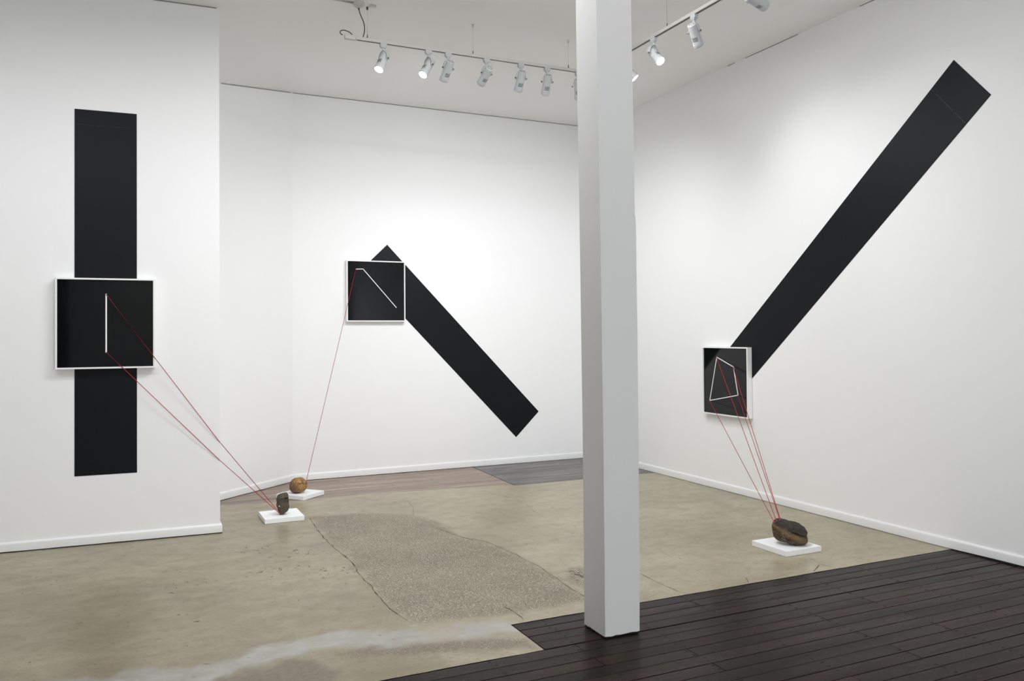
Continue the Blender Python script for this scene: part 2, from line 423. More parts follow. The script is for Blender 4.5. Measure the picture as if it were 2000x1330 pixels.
XA = [x for x in X if x < XE - .005] + [XE]
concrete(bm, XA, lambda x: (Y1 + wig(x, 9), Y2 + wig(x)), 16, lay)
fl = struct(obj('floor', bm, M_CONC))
fl.data.polygons.foreach_set('use_smooth', [True] * len(fl.data.polygons))
# cracks: thin ribbons lying in the slab
def crack(bm, pts, w, wob=.012):
    P_ = []
    for (x0, y0), (x1, y1) in zip(pts, pts[1:]):
        n_ = max(3, int(math.hypot(x1 - x0, y1 - y0) / .02))
        for i in range(n_):
            t = i / n_; x, y = x0 + (x1 - x0) * t, y0 + (y1 - y0) * t
            q = Vector((x, y, 0)); P_.append(Vector((x + wob * noise.noise(q * 9), y + wob * noise.noise(q * 9 + Vector((5, 5, 5))), 0)))
    P_.append(Vector((pts[-1][0], pts[-1][1], 0)))
    prev = None
    for i, p in enumerate(P_):
        d = (P_[min(i + 1, len(P_) - 1)] - P_[max(i - 1, 0)]).normalized(); n_ = Vector((-d.y, d.x, 0))
        k = w * max(.12, .6 + 1.0 * noise.noise(p * 14)) * (1 if 0 < i < len(P_) - 1 else .2)
        z = Vector((0, 0, .0011)); cur = (bm.verts.new(p + n_ * k + z), bm.verts.new(p - n_ * k + z))
        if prev: bm.faces.new((prev[0], prev[1], cur[1], cur[0]))
        prev = cur
bm = new_bm()
CR = [([(1.343, 6.847), (1.322, 6.536), (1.306, 6.143), (1.312, 5.783), (1.335, 5.394), (1.312, 5.145), (1.304, 4.722), (1.291, 4.474), (1.3, 4.328), (1.326, 4.139)], .003),
      ([(2.159, 6.077), (2.236, 5.677), (2.342, 5.491), (2.375, 5.207), (2.395, 4.774), (2.372, 4.451), (2.351, 4.08)], .0022),
      ([(1.871, 4.141), (1.886, 4.04), (1.869, 3.898)], .002), ([(2.892, 4.337), (2.881, 4.052), (2.899, 3.88)], .0018),
      ([(3.316, 4.971), (3.325, 4.733), (3.259, 4.411)], .0012), ([(4.085, 4.137), (4.056, 3.989), (4.067, 3.905)], .002),
      ([(3.884, 3.89), (3.977, 3.95), (4.038, 3.984)], .0035), ([(4.319, 3.952), (4.443, 3.987), (4.601, 3.98)], .0018),
      ([(3.418, 3.981), (3.361, 3.885)], .0018), ([(3.059, 7.30), (3.196, 6.775), (3.07, 6.018)], .0013),
      ([(0.526, 5.272), (0.763, 5.247), (0.884, 5.235)], .0012), ([(2.61, 4.55), (2.66, 4.3), (2.75, 4.15)], .0016),
      ([(4.41, 4.9), (4.20, 4.60), (4.24, 4.3)], .0009), ([(2.3, 7.3), (2.25, 6.9), (2.12, 6.5)], .0012)]
for pts, w in CR: crack(bm, pts, w)
for _ in range(420):          # small chips and scratches
    x, y = random.uniform(-.6, 5.0), random.uniform(3.95, 7.3)
    if x > 2.6 and random.random() < .55: continue
    L_ = random.uniform(.006, .035); an = random.gauss(0, .5)
    crack(bm, [(x, y), (x + L_ * math.cos(an), y + L_ * math.sin(an))], random.uniform(.0012, .0034), .006)
for cx_, cy_, n_ in ((.85, 5.45, 26), (1.08, 5.75, 22), (.72, 6.0, 16), (1.15, 5.2, 18), (2.2, 7.1, 20), (.35, 5.3, 14), (2.55, 4.45, 40)):
    for _ in range(n_):
        x, y = random.gauss(cx_, .09), random.gauss(cy_, .07); an = random.uniform(0, 3.1); L_ = random.uniform(.01, .03)
        if y < 3.9: continue
        crack(bm, [(x, y), (x + L_ * math.cos(an), y + L_ * math.sin(an)), (x + L_ * 1.5 * math.cos(an + .8), y + L_ * 1.5 * math.sin(an + .8))], random.uniform(.0013, .0028), .008)
obj('crack', bm, M_CRACK, parent=fl)['label'] = 'dark cracks and chips in the concrete'

# boards
def boards(name, mat, y0, y1, xs_of, bw, joist=.45, nail=True, gap=.005, maxlen=3.4, z=0.0, x_off=1.95, seed=1, jit=.0):
    rnd = random.Random(seed); bm = new_bm(); y = y1; k = 0
    while y > y0 + .004:
        yb = max(y0, y - bw * (1 + rnd.uniform(-jit, jit))); x0, x1 = xs_of((y + yb) / 2, y, yb)
        x = x0
        while x < x1 - .01:
            n_ = rnd.randint(3, max(3, int(maxlen / joist)))
            xe = x_off + joist * (math.floor((x - x_off) / joist) + n_) + joist * .0
            if x1 - xe < .5: xe = x1
            xe = min(xe, x1)
            dz = z + rnd.uniform(-.0007, .0007)
            g = gap * rnd.uniform(.45, 1.2)
            a_, b2, c_, d_ = (x + .001, xe - .001, yb + g / 2, y - g / 2)
            e = .0015
            lo = [bm.verts.new(q) for q in ((a_, c_, dz - .02), (b2, c_, dz - .02), (b2, d_, dz - .02), (a_, d_, dz - .02))]
            mi_ = [bm.verts.new(q) for q in ((a_, c_, dz - e), (b2, c_, dz - e), (b2, d_, dz - e), (a_, d_, dz - e))]
            hi = [bm.verts.new(q) for q in ((a_ + e, c_ + e, dz), (b2 - e, c_ + e, dz), (b2 - e, d_ - e, dz), (a_ + e, d_ - e, dz))]
            for i in range(4):
                j = (i + 1) % 4
                bm.faces.new((lo[i], lo[j], mi_[j], mi_[i])); bm.faces.new((mi_[i], mi_[j], hi[j], hi[i]))
            bm.faces.new(hi); bm.faces.new(lo[::-1])
            if nail:
                kk = math.ceil((x + .02 - x_off) / joist)
                xn = x_off + kk * joist
                cand = []
                while xn < xe + .001:
                    for yy in (c_ + .02, d_ - .02):
                        xx = min(max(xn + rnd.uniform(-.012, .012), x + .014), xe - .014)
                        if rnd.random() < .85: cand.append((xx, yy + rnd.uniform(-.005, .005)))
                    xn += joist
                for xx, yy in cand:
                    rr = rnd.uniform(.0050, .0078); ring = [bm.verts.new((xx + rr * 1.25 * math.cos(t_), yy + rr * math.sin(t_), dz + .0004)) for t_ in [i * math.pi / 4 for i in range(8)]]
                    f = bm.faces.new(ring); f.material_index = 1
            x = xe
        y = yb
    o = struct(obj(name, bm, [mat, M_GAP])); return o
Bn = boards('floor_boards_front', M_DKBOARD, Y1 + .001, Y2 - .005, lambda ym, a_, b2: (XE + .005, XR - .012), .0935, seed=3)
boards('floor_boards_front', M_DKBOARD, YF, Y1 - .003, lambda ym, a_, b2: (XL, XR - .012), .0946, seed=11)
def brown_span(ym, a_, b2): return (.60, 3.47 + (ym - 7.44) * .045)
# the brown boards are laid at a slight angle to the slab, clipped along its edge by the slab itself
boards('floor_boards_back', M_BRBOARD, 7.40, YB - .004, brown_span, .098, nail=False, gap=.0022, maxlen=2.6, z=-.0022, seed=5)
boards('floor_boards_back', M_GYBOARD, 7.402, YB - .004, lambda ym, a_, b2: (3.475 + (ym - 7.44) * .045, XR - .004), .106, nail=False, gap=.005, maxlen=2.2, seed=8)
bm = new_bm(); box(bm, XL, XR, YF, YB, -.10, -.021)
struct(obj('subfloor', bm, M_GAP))

# ------------------------------------------------------------------ column
def column():
    zs = [0.006, .06, .3, .6, 1.0, 1.5, 2.0, 2.085, 2.10, 2.5, 2.9, 3.1, 4.03]
    le = [0, 0, 0, -.0005, -.001, -.005, -.0084, -.009, -.009, -.0135, -.018, -.0196, -.024]
    re = [.001, .001, .004, .004, .004, .004, .001, -.001, -.005, -.0083, -.013, -.0153, -.020]
    bm = new_bm(); rings = []
    X0, X1, Y0, Y1_ = 2.118, 2.318, 3.486, 3.690
    N = 14
    for i, z in enumerate(zs):
        l, r_ = X0 + le[i] * 1.05, X1 + re[i] * 1.05
        ring = []
        cor = [(l, Y0), (r_, Y0), (r_, Y1_), (l, Y1_)]
        for c in range(4):
            (ax, ay), (bx, by) = cor[c], cor[(c + 1) % 4]
            for k in range(N):
                t = k / N; zz = z
                if i == 0: zz = .007 + .007 * max(0, noise.noise(Vector(((ax + (bx - ax) * t) * 38, (ay + (by - ay) * t) * 38, 0))) + .2)
                ring.append(bm.verts.new((ax + (bx - ax) * t, ay + (by - ay) * t, zz)))
        rings.append(ring)
    n_ = 4 * N
    for a_, b2 in zip(rings, rings[1:]):
        for k in range(n_): bm.faces.new((a_[k], a_[(k + 1) % n_], b2[(k + 1) % n_], b2[k]))
    bm.faces.new(rings[0][::-1]); bm.faces.new(rings[-1])
    o = obj('column', bm, M_COLUMN)
    tag(o, 'tall square white painted timber post standing on the dark boards', 'column')
    bm = new_bm(); box(bm, X0 + .004, X1 - .004, Y0 + .004, Y1_ - .004, .0005, .03)
    obj('base_recess', bm, M_GAP, parent=o)['label'] = 'dark ragged gap at the foot of the post'
column()

# ------------------------------------------------------------------ wall stripes (satin black bands)
def stripe(name, origin, U, N, length, width, label, seam, seam_w=.0016):
    """origin: corner; U: unit vector along the length; N: out of the wall. width runs along N x U."""
    W = N.cross(U).normalized(); T = .0016
    Mx = Matrix((U, W, N)).transposed().to_4x4(); Mx.translation = origin
    bm = new_bm(); box(bm, 0, length, 0, width, 0.0002, T)
    o = obj(name, bm, M_STRIPE); o.matrix_world = Mx
    tag(o, label, 'wall stripe', 'black bands on the white walls')
    bm = new_bm(); prev = None; n_s = 60
    for i in range(n_s + 1):                              # one continuous ribbon, worn thinner and wider along its run
        y = .01 + (width - .02) * i / n_s
        k = noise.noise(Vector((y * 40, length, 0))) + .15
        hw = seam_w / 2 * max(.06, min(1, .5 + k * 2.2)) * seam[1]
        cur = (bm.verts.new((seam[0] - hw, y, T + .0002)), bm.verts.new((seam[0] + hw, y, T + .0002)))
        if prev: bm.faces.new((prev[0], prev[1], cur[1], cur[0]))
        prev = cur
    obj('seam', bm, M_SEAM, parent=o)['label'] = 'thin pale seam across the band'
    return o
Nw = Vector((AU.y, -AU.x, 0))
pA = Vector((AX, AY, 0))
stripe('black_wall_stripe', pA + AU * -.988 + Vector((0, 0, 3.155)), Vector((0, 0, -1)), Nw, 2.655, .410,
       'vertical black band on the left wall running behind the squarish frame', (.11, .75))
U2 = Vector((.6949, 0, -.7191)); N2 = Vector((0, -1, 0))
W2 = N2.cross(U2)
o2 = Vector((2.544, YB, 2.486))
if W2.x > 0: o2 = o2 - W2 * .412
stripe('black_wall_stripe', o2, U2, N2, 2.638, .412,
       'diagonal black band sloping down to the right on the back wall', (.12, .1))
U3 = Vector((0, .762, -.6476)); N3 = Vector((-1, 0, 0)); W3 = N3.cross(U3).normalized()
o3 = Vector((XR, 3.807, 3.367)) if (W3.y < 0) else Vector((XR, 3.535, 3.060))
stripe('black_wall_stripe', o3, U3, N3, 3.36, .41,
       'longest black band climbing to the upper right on the right wall', (.235, .9), .003)

# ------------------------------------------------------------------ framed black panels
def framed(label, centre_loc, Ux, N, size_w, size_h, lines, depth=.055, lw=.0036):
    """local: x along wall, y up, z out of the wall"""
    t = thing('framed_panel', label, 'framed artwork', group='white framed black panels')
    Mx = Matrix((Ux, Vector((0, 0, 1)), N)).transposed().to_4x4(); Mx.translation = centre_loc
    t.matrix_world = Mx
    w, h, rim = size_w / 2, size_h / 2, .012
    bm = new_bm()
    out = [(-w, -h), (w, -h), (w, h), (-w, h)]; inn = [(-w + rim, -h + rim), (w - rim, -h + rim), (w - rim, h - rim), (-w + rim, h - rim)]
    z0, z1, zi = .002, depth, depth - .012
    vo0 = [bm.verts.new((*p, z0)) for p in out]; vo1 = [bm.verts.new((*p, z1)) for p in out]
    vi1 = [bm.verts.new((*p, z1)) for p in inn]; vi0 = [bm.verts.new((*p, zi - .006)) for p in inn]
    for i in range(4):
        j = (i + 1) % 4
        bm.faces.new((vo0[i], vo0[j], vo1[j], vo1[i])); bm.faces.new((vo1[i], vo1[j], vi1[j], vi1[i])); bm.faces.new((vi1[i], vi1[j], vi0[j], vi0[i]))
    bm.faces.new(vo0[::-1])
    obj('frame', bm, M_FRAME, t, bevel=.0012)
    bm = new_bm(); box(bm, -w + rim + .0005, w - rim - .0005, -h + rim + .0005, h - rim - .0005, zi - .006, zi)
    pn = obj('panel', bm, M_PANEL, t)
    pn['label'] = 'glossy black panel'
    for p, q in lines:
        p = Vector((*p, 0)); q = Vector((*q, 0)); d = (q - p).normalized(); n_ = Vector((-d.y, d.x, 0)) * lw; e = d * lw * .8
        bm = new_bm(); c = [p - e + n_, p - e - n_, q + e - n_, q + e + n_]
        lo = [bm.verts.new(v + Vector((0, 0, zi + .0001))) for v in c]; hi = [bm.verts.new(v + Vector((0, 0, zi + .004))) for v in c]
        bm.faces.new(lo[::-1]); bm.faces.new(hi)
        for i in range(4): bm.faces.new((lo[i], lo[(i + 1) % 4], hi[(i + 1) % 4], hi[i]))
        obj('white_line', bm, M_LINE, pn)['label'] = 'thin white line on the black panel'
    return t, Mx, zi + .004
# left wall: local x = s along AU
cA = pA + AU * -.780 + Vector((0, 0, 1.600))
A_nodes = [(.001, .211), (.001, -.209)]
tA, MA, zA = framed('white frame on the left wall, its black panel showing one vertical white line', cA, AU, Nw, .650, .655, [(A_nodes[0], A_nodes[1])], lw=.0048)
cB = Vector((2.408, YB, 1.975))
B_nodes = [(2.186 - 2.408, 2.207 - 1.975), (2.264 - 2.408, 2.211 - 1.975), (2.63 - 2.408, 1.801 - 1.975)]
tB, MB, zB = framed('white frame on the back wall with a bent white line on its black panel', cB, Vector((1, 0, 0)), N2, .645, .655, [(B_nodes[0], B_nodes[1]), (B_nodes[1], B_nodes[2])])
cD = Vector((XR, 6.187, 1.042))
dn = lambda y, z: (6.187 - y, z - 1.042)
D_nodes = [dn(6.301, 1.268), dn(6.063, 1.183), dn(6.003, .923), dn(6.411, .847)]
tD, MD, zD = framed('white frame on the right wall with a white four-sided outline on its black panel', cD, Vector((0, -1, 0)), N3, .650, .650,
                    [(D_nodes[i], D_nodes[(i + 1) % 4]) for i in range(4)])

# ------------------------------------------------------------------ plinths
PZ = .037
def plinth(label, corner, ang, a_, b2):
    t = thing('floor_plinth', label, 'plinth', (corner[0], corner[1], 0), ang, 'low white plinths')
    del t
    bm = new_bm(); box(bm, 0, a_, 0, b2, .0006, PZ)
    o = obj('floor_plinth', bm, M_PLINTH, bevel=.0012); o.location = (corner[0], corner[1], .0006); o.rotation_euler = (0, 0, ang)
    return tag(o, label, 'plinth', 'low white plinths')
def plinth(label, corner, ang, a_, b2):
    bm = new_bm(); box(bm, 0, a_, 0, b2, .0003, PZ)
    o = obj('floor_plinth', bm, M_PLINTH, bevel=.0012); o.location = (corner[0], corner[1], .0006); o.rotation_euler = (0, 0, ang)
    return tag(o, label, 'plinth', 'low white plinths')
plinth('low white square plinth on the concrete under the upright dark stone', (.977, 6.786), math.radians(.4), .312, .335)
plinth('low white plinth turned cornerwise on the brown boards under the round ochre stone', (1.434, 7.600), math.radians(41), .308, .312)
plinth('low white plinth on the concrete near the right wall under the biggest stone', (3.975, 4.218), math.radians(.6), .316, .332)

# ------------------------------------------------------------------ stones
def stone_mat(name, base, patches, scale=14, rough=.75, bump=.7):
    k = NT(name); v = k.coord('Object')
    n1 = k.noise(v, scale, 6, .65, .6); n2 = k.noise(v, scale * 7, 5, .7)
    c = base
    for fac_scale, lo, hi, col in patches:
        nz = k.noise(v, fac_scale, 4, .6, .8)
        c = k.mix(k.ramp(nz, [(lo, 0.0), (hi, 1.0)]), c, col)
    c = k.mix(k.math('MULTIPLY', k.ramp(n2, [(.45, 0.0), (.68, 1.0)]), .55), c, tuple(x * .25 for x in base[:3]) + (1,))
    k.set(Base_Color=c, Roughness=rough, Specular_IOR_Level=.35)
    k.bump(k.math('ADD', n1, k.math('MULTIPLY', n2, .5)), bump, .01)
    return k
def stone(name, label, outline, centre_px, mpp, base_pt, depth, mat, seed=0, amp=.05, carve=None, power=2.3):
    """outline: silhouette seen from the room, px; scaled to metres with its own depth profile behind and in front"""
    vd = Vector((base_pt[0], base_pt[1], 0)).normalized(); rh = Vector((vd.y, -vd.x, 0))
    cx_, cy_ = centre_px
    pol = []
    for x, y in outline:
        pol.append((math.atan2(cy_ - y, x - cx_), math.hypot(x - cx_, y - cy_) * mpp))
    pol.sort(); pol = [(pol[-1][0] - 2 * math.pi, pol[-1][1])] + pol + [(pol[0][0] + 2 * math.pi, pol[0][1])]
    def R_(th):
        for (a0, r0_), (a1, r1_) in zip(pol, pol[1:]):
            if a0 <= th <= a1: t = (th - a0) / (a1 - a0 + 1e-9); return r0_ + (r1_ - r0_) * t
        return pol[0][1]
    bm = new_bm(); bmesh.ops.create_icosphere(bm, subdivisions=6, radius=1)
    for v in bm.verts:
        d = v.co.normalized(); a_, u_, w_ = d.x, d.z, d.y
        h = math.hypot(a_, u_); th = math.atan2(u_, a_)
        rr = R_(th); hh = math.sin(math.acos(max(-1, min(1, w_)))) if h > 0 else 0
        # superellipse section: flat-ish front face, rounded edge
        e = 2 / power; c_, s_ = abs(w_) ** e, abs(h) ** e
        q = Vector((a_ / (h + 1e-9) * rr * s_, math.copysign(c_, w_) * depth, u_ / (h + 1e-9) * rr * s_))
        n_ = noise.fractal(q * 18 + Vector((seed, 0, 0)), 1.0, 2.0, 4) * amp * .10
        ridge = abs(noise.noise(q * 22 + Vector((0, seed, 4)))) * amp * .09
        q = q * (1 + (n_ - ridge) / max(.03, q.length) * .8)
        if carve: q = carve(q)
        v.co = q
    zmin = min(v.co.z for v in bm.verts)
    M_ = Matrix((rh, vd, Vector((0, 0, 1)))).transposed().to_4x4()
    for v in bm.verts:
        lim = zmin + .004
        if v.co.z < lim: v.co.z = lim
    o = obj(name, bm, mat, smooth=True)
    for p in o.data.polygons: p.use_smooth = True
    M_.translation = Vector((base_pt[0], base_pt[1], base_pt[2] - zmin - .004))
    o.matrix_world = M_
    return tag(o, label, 'stone', 'stones on white plinths'), M_
# dark upright stone on the left plinth
kL = stone_mat('dark_olive_stone', (.075, .068, .047, 1), [(18, .47, .6, (.12, .078, .045, 1)), (26, .54, .66, (.04, .043, .036, 1)), (60, .6, .68, (.20, .18, .13, 1))])
outL = [(544.3, 969), (546, 965.5), (553, 963.8), (561, 963.5), (564.5, 967), (565, 975), (565.3, 984), (566, 992), (563, 999), (558, 1003), (553, 1005.2), (549, 1004.3), (546.8, 999), (545, 992), (543.4, 980)]
def carveL(q):
    if .012 < q.x < .040 and .012 < q.z < .055 and q.y < 0: q.y += .012 * min(1, (q.x - .012) / .008)
    if -.015 < q.x < .03 and .043 < q.z < .050 and q.y < 0: q.y += .008
    return q
mppL = 6.83 / 1603
sL, ML = stone('stone', 'narrow upright dark olive stone balanced on the left plinth', outL, (555, 984), mppL, (1.142, 6.925, PZ + .0008), .052, kL.m, 3, .05, carveL, 3.0)
# pale bead on its left side, painting a tiny highlight
bm = new_bm(); bmesh.ops.create_icosphere(bm, subdivisions=2, radius=.0046)
for v in bm.verts: v.co += Vector((random.uniform(-1, 1), random.uniform(-1, 1), random.uniform(-1, 1))) * .0008
best = min(sL.data.vertices, key=lambda v: (v.co.x + .031) ** 2 + (v.co.z + .010) ** 2 + (0 if v.co.y < 0 else 9))
ch = obj('highlight_bead', bm, M_LINE, parent=sL); ch.location = best.co; ch['label'] = 'small pale highlight'
# round ochre stone
kM = stone_mat('ochre_stone', (.30, .165, .05, 1), [(22, .46, .58, (.16, .075, .035, 1)), (30, .52, .62, (.46, .30, .13, 1)), (9, .5, .62, (.38, .23, .08, 1))])
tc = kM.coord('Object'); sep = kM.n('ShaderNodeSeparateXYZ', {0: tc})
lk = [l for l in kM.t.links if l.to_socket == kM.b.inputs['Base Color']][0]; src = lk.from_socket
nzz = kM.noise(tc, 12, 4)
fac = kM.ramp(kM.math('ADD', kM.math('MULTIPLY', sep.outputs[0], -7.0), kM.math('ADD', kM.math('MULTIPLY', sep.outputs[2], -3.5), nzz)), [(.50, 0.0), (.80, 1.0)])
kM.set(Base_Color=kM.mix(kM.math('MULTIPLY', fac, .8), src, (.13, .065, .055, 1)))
outM = [(567.3, 952), (568, 944), (572, 937), (577, 933.5), (584, 932.8), (592, 933.5), (597, 937), (600.5, 943), (602, 948), (600, 954), (596, 958), (590, 961), (583, 962.8), (575, 962.3), (570, 959)]
mppM = 7.75 / 1603
sM, MM = stone('stone', 'round ochre and rust stone on the rear plinth on the brown boards', outM, (585, 948.5), mppM, (1.43, 7.80, PZ + .0008), .075, kM.m, 11, .055, None, 2.1)
# biggest stone
kR = stone_mat('dark_brown_stone', (.085, .062, .035, 1), [(18, .46, .58, (.035, .028, .020, 1)), (28, .53, .64, (.19, .125, .062, 1)), (60, .6, .7, (.26, .21, .14, 1))], bump=.9)
tc = kR.coord('Object'); sep = kR.n('ShaderNodeSeparateXYZ', {0: tc})
src = [l for l in kR.t.links if l.to_socket == kR.b.inputs['Base Color']][0].from_socket
nzz = kR.noise(kR.coord('Object', scale=(1, 1, 3)), 11, 5)
# dark grey skin over the top, ochre belly
fac = kR.ramp(kR.math('ADD', kR.math('MULTIPLY', sep.outputs[2], 9.0), kR.math('ADD', kR.math('MULTIPLY', sep.outputs[0], 1.5), nzz)), [(.50, 0.0), (.85, 1.0)])
c = kR.mix(kR.math('MULTIPLY', fac, .85), src, (.030, .027, .024, 1))
belly = kR.ramp(kR.math('ADD', kR.math('ABSOLUTE', kR.math('ADD', kR.math('MULTIPLY', sep.outputs[2], 14.0), kR.math('MULTIPLY', sep.outputs[0], 7.0))), kR.math('MULTIPLY', nzz, .8)), [(.35, 1.0), (.75, 0.0)])
kR.set(Base_Color=kR.mix(kR.math('MULTIPLY', belly, .7), c, (.23, .15, .075, 1)))
outR = [(1508, 1036), (1508.5, 1027), (1512, 1020), (1519, 1016.5), (1528, 1017.5), (1540, 1021.5), (1549, 1022.5), (1557, 1024), (1567, 1030), (1574, 1037), (1576, 1043), (1574.8, 1048.5), (1577, 1054), (1576, 1060), (1570, 1065), (1561, 1066), (1548, 1066), (1540, 1063.5), (1535, 1060.5), (1528, 1060.5), (1518, 1058), (1511, 1053), (1509, 1045)]
def carveR(q):
    if q.y < .02:                                    # crevice falling to the right and the undercut facet above it
        yl = .012 - (q.x - .02) * .42
        if q.x > .01:
            g = math.exp(-((q.z - yl) / .008) ** 2) * min(1, (q.x - .01) / .03); q.y += .030 * g
            if q.z > yl: q.y += .018 * min(1, (q.x - .01) / .04) * min(1, (q.z - yl) / .02)
        g = math.exp(-((q.z + .035 + q.x * .25) / .006) ** 2); q.y += .006 * g
    return q
mppR = 5.52 / 1603
sR, MR = stone('stone', 'biggest stone, dark brown with a tan belly, on the plinth near the right wall', outR, (1541, 1042), mppR, (4.140, 4.365, PZ + .0008), .088, kR.m, 23, .07, carveR, 2.6)

# ------------------------------------------------------------------ red cords
def ray_pt(px, py, dist_like):
    """a point on the stone: found by casting on the built mesh along a direction from the room"""
    d = fw + rt * ((px - CX) / F_PX) - up * ((py - CY) / F_PX)
    return Vector((0, 0, CAM_H)) + d * dist_like
def cord(label, a_, b2, group, via=None):
    bm = new_bm(); d = (b2 - a_)
    tube(bm, [a_] + [Vector(v) for v in (via or [])] + [b2], .0024, 8)
    for p, q in ((a_, 1), (b2, -1)):                          # tiny knots at both ends
        M_ = Matrix.Translation(p + d.normalized() * .003 * q)
        r_ = bmesh.ops.create_icosphere(bm, subdivisions=2, radius=.0040, matrix=M_)
    o = obj('red_cord', bm, M_CORD, smooth=True)
    return tag(o, label, 'cord', group)
wA = [MA @ Vector((*n_, zA + .003)) for n_ in A_nodes]
endL = [Vector((1.106, 6.893, .056)), Vector((1.107, 6.893, .060))]
VIA = [[(.1695, 6.614, 1.345), (.6175, 6.6475, .702)], [(-.042, 6.6245, 1.2735), (.6175, 6.6475, .561)]]   # both cords bear on the frame's rim and on the end of the left wall
cord('upper red cord from the left frame to the foot of the dark stone', wA[0], endL[1], 'red cords of the left frame', VIA[0])
cord('lower red cord from the left frame to the foot of the dark stone', wA[1], endL[0], 'red cords of the left frame', VIA[1])
wB = MB @ Vector((*B_nodes[0], zB + .003))
cord('single red cord from the back wall frame to the ochre stone', wB, Vector((1.503, 7.80, .157)), 'red cord of the back frame')
wD = [MD @ Vector((*n_, zD + .003)) for n_ in D_nodes]
lab = ['red cord from the top left node of the right frame', 'red cord from the top right node of the right frame',
       'red cord from the lower right node of the right frame', 'red cord from the bottom left node of the right frame']
endR = [Vector((4.028, 4.365, .203)), Vector((4.065, 4.365, .205)), Vector((4.062, 4.365, .204)), Vector((4.009, 4.365, .197))]
for l_, a_, b2 in zip(lab, wD, endR): cord(l_ + ' to the biggest stone', a_, b2, 'red cords of the right frame')

# ------------------------------------------------------------------ lighting tracks
ZT = 3.763
def track(label, p, q, wires, feed=False, corner=False):
    t = thing('lighting_track', label, 'lighting track', (0, 0, 0), 0, 'suspended lighting tracks')
    p, q = Vector(p), Vector(q); d = (q - p).normalized(); n_ = Vector((-d.y, d.x, 0))
    prof = [(-.0175, .022), (.0175, .022), (.0175, 0), (.0065, 0), (.0065, .010), (-.0065, .010), (-.0065, 0), (-.0175, 0)]
    bm = new_bm(); A_ = [bm.verts.new(p + n_ * a_ + Vector((0, 0, z))) for a_, z in prof]; B_ = [bm.verts.new(q + n_ * a_ + Vector((0, 0, z))) for a_, z in prof]
    for i in range(8):
        j = (i + 1) % 8; f = bm.faces.new((A_[i], A_[j], B_[j], B_[i])); f.material_index = 1 if i in (3, 4, 5) else 0
    bm.faces.new(A_[::-1]); bm.faces.new(B_)
    obj('rail', bm, [M_TRACK, M_DARK], t)
    bm = new_bm()                                    # conductors seen as a dark slot on the near edge of the underside
    e = .0005
    c = [p + n_ * -.0065, q + n_ * -.0065, q + n_ * .0065, p + n_ * .0065]
    f = [bm.verts.new(v + Vector((0, 0, .0015))) for v in c]; bm.faces.new(f)
    obj('slot', bm, M_DARK, t)['label'] = 'dark conductor slot under the rail'
    for w in wires:
        w = Vector(w); bm = new_bm(); tube(bm, [w + Vector((0, 0, ZT * 0 + .050)), Vector((w.x, w.y, ZC - .018))], .0011, 6)
        o = obj('suspension_wire', bm, M_WIRE, t)
        bm = new_bm(); M_ = Matrix.Translation(w)
        lathe(bm, [(0, .020), (.0055, .020), (.0055, .034), (.0035, .036), (.0035, .052), (0, .052)], 12, M=M_)
        obj('gripper', bm, M_GREYM, o)
        bm = new_bm(); M_ = Matrix.Translation(Vector((w.x, w.y, 0)))
        lathe(bm, [(0, ZC - .022), (.007, ZC - .022), (.009, ZC - .001), (0, ZC - .001)], 12, M=M_)
        obj('ceiling_stud', bm, M_GREYM if feed and w.x < 2 else M_TRACK, o)
    if feed:
        bm = new_bm(); s = p - d * .085
        for (f0, f1, hw, z0, z1) in ((-.010, .07, .019, -.004, .028), (.0705, .0845, .0185, -.002, .024)):
            a0, a1 = s + d * f0, s + d * f1
            prism(bm, [((a0 - n_ * hw).x, (a0 - n_ * hw).y), ((a1 - n_ * hw).x, (a1 - n_ * hw).y), ((a1 + n_ * hw).x, (a1 + n_ * hw).y), ((a0 + n_ * hw).x, (a0 + n_ * hw).y)], ZT + z0, ZT + z1)
        obj('end_feed', bm, M_TRACK, t, bevel=.002)
    if corner:
        bm = new_bm(); box(bm, q.x - .022, q.x + .03, q.y - .03, q.y + .022, ZT - .004, ZT + .026); obj('corner_connector', bm, M_TRACK, t, bevel=.002)
    return t
TY, TX = 6.168, 3.642
tr1 = track('white rail hung parallel to the back wall, carrying most of the spotlights', (1.58, TY, ZT), (TX, TY, ZT), [(1.662, TY, ZT), (2.541, TY, ZT), (3.427, TY, ZT)], feed=True, corner=True)
track('white rail hung parallel to the right wall, running out of the picture', (TX, TY - .02, ZT), (TX, .6, ZT), [(TX, 5.036, ZT), (TX, 3.5, ZT), (TX, 1.8, ZT)])
# ceiling rose with the supply cable
cr = thing('ceiling_rose', 'round white ceiling rose with a dark cable looping to the rail', 'ceiling rose', (1.583, 6.12, ZC))
bm = new_bm(); lathe(bm, [(0, -.040), (.012, -.040), (.016, -.034), (.030, -.030), (.043, -.018), (.047, -.002), (.047, -.0005), (0, -.0005)], 32); obj('rose_cover', bm, M_TRACK, cr)
bm = new_bm(); lathe(bm, [(0, -.052), (.006, -.052), (.008, -.040), (0, -.040)], 16); obj('cable_gland', bm, M_GREYM, cr)
bm = new_bm(); tube(bm, [(-.045, 0, -.007), (-.3, 0, -.007), (-1.2, .02, -.007)], .0065, 8); obj('conduit', bm, M_TRACK, cr)
bm = new_bm(); box(bm, .085, .135, -.012, .012, -.014, -.0005); obj('surface_clip', bm, M_TRACK, cr, bevel=.002)
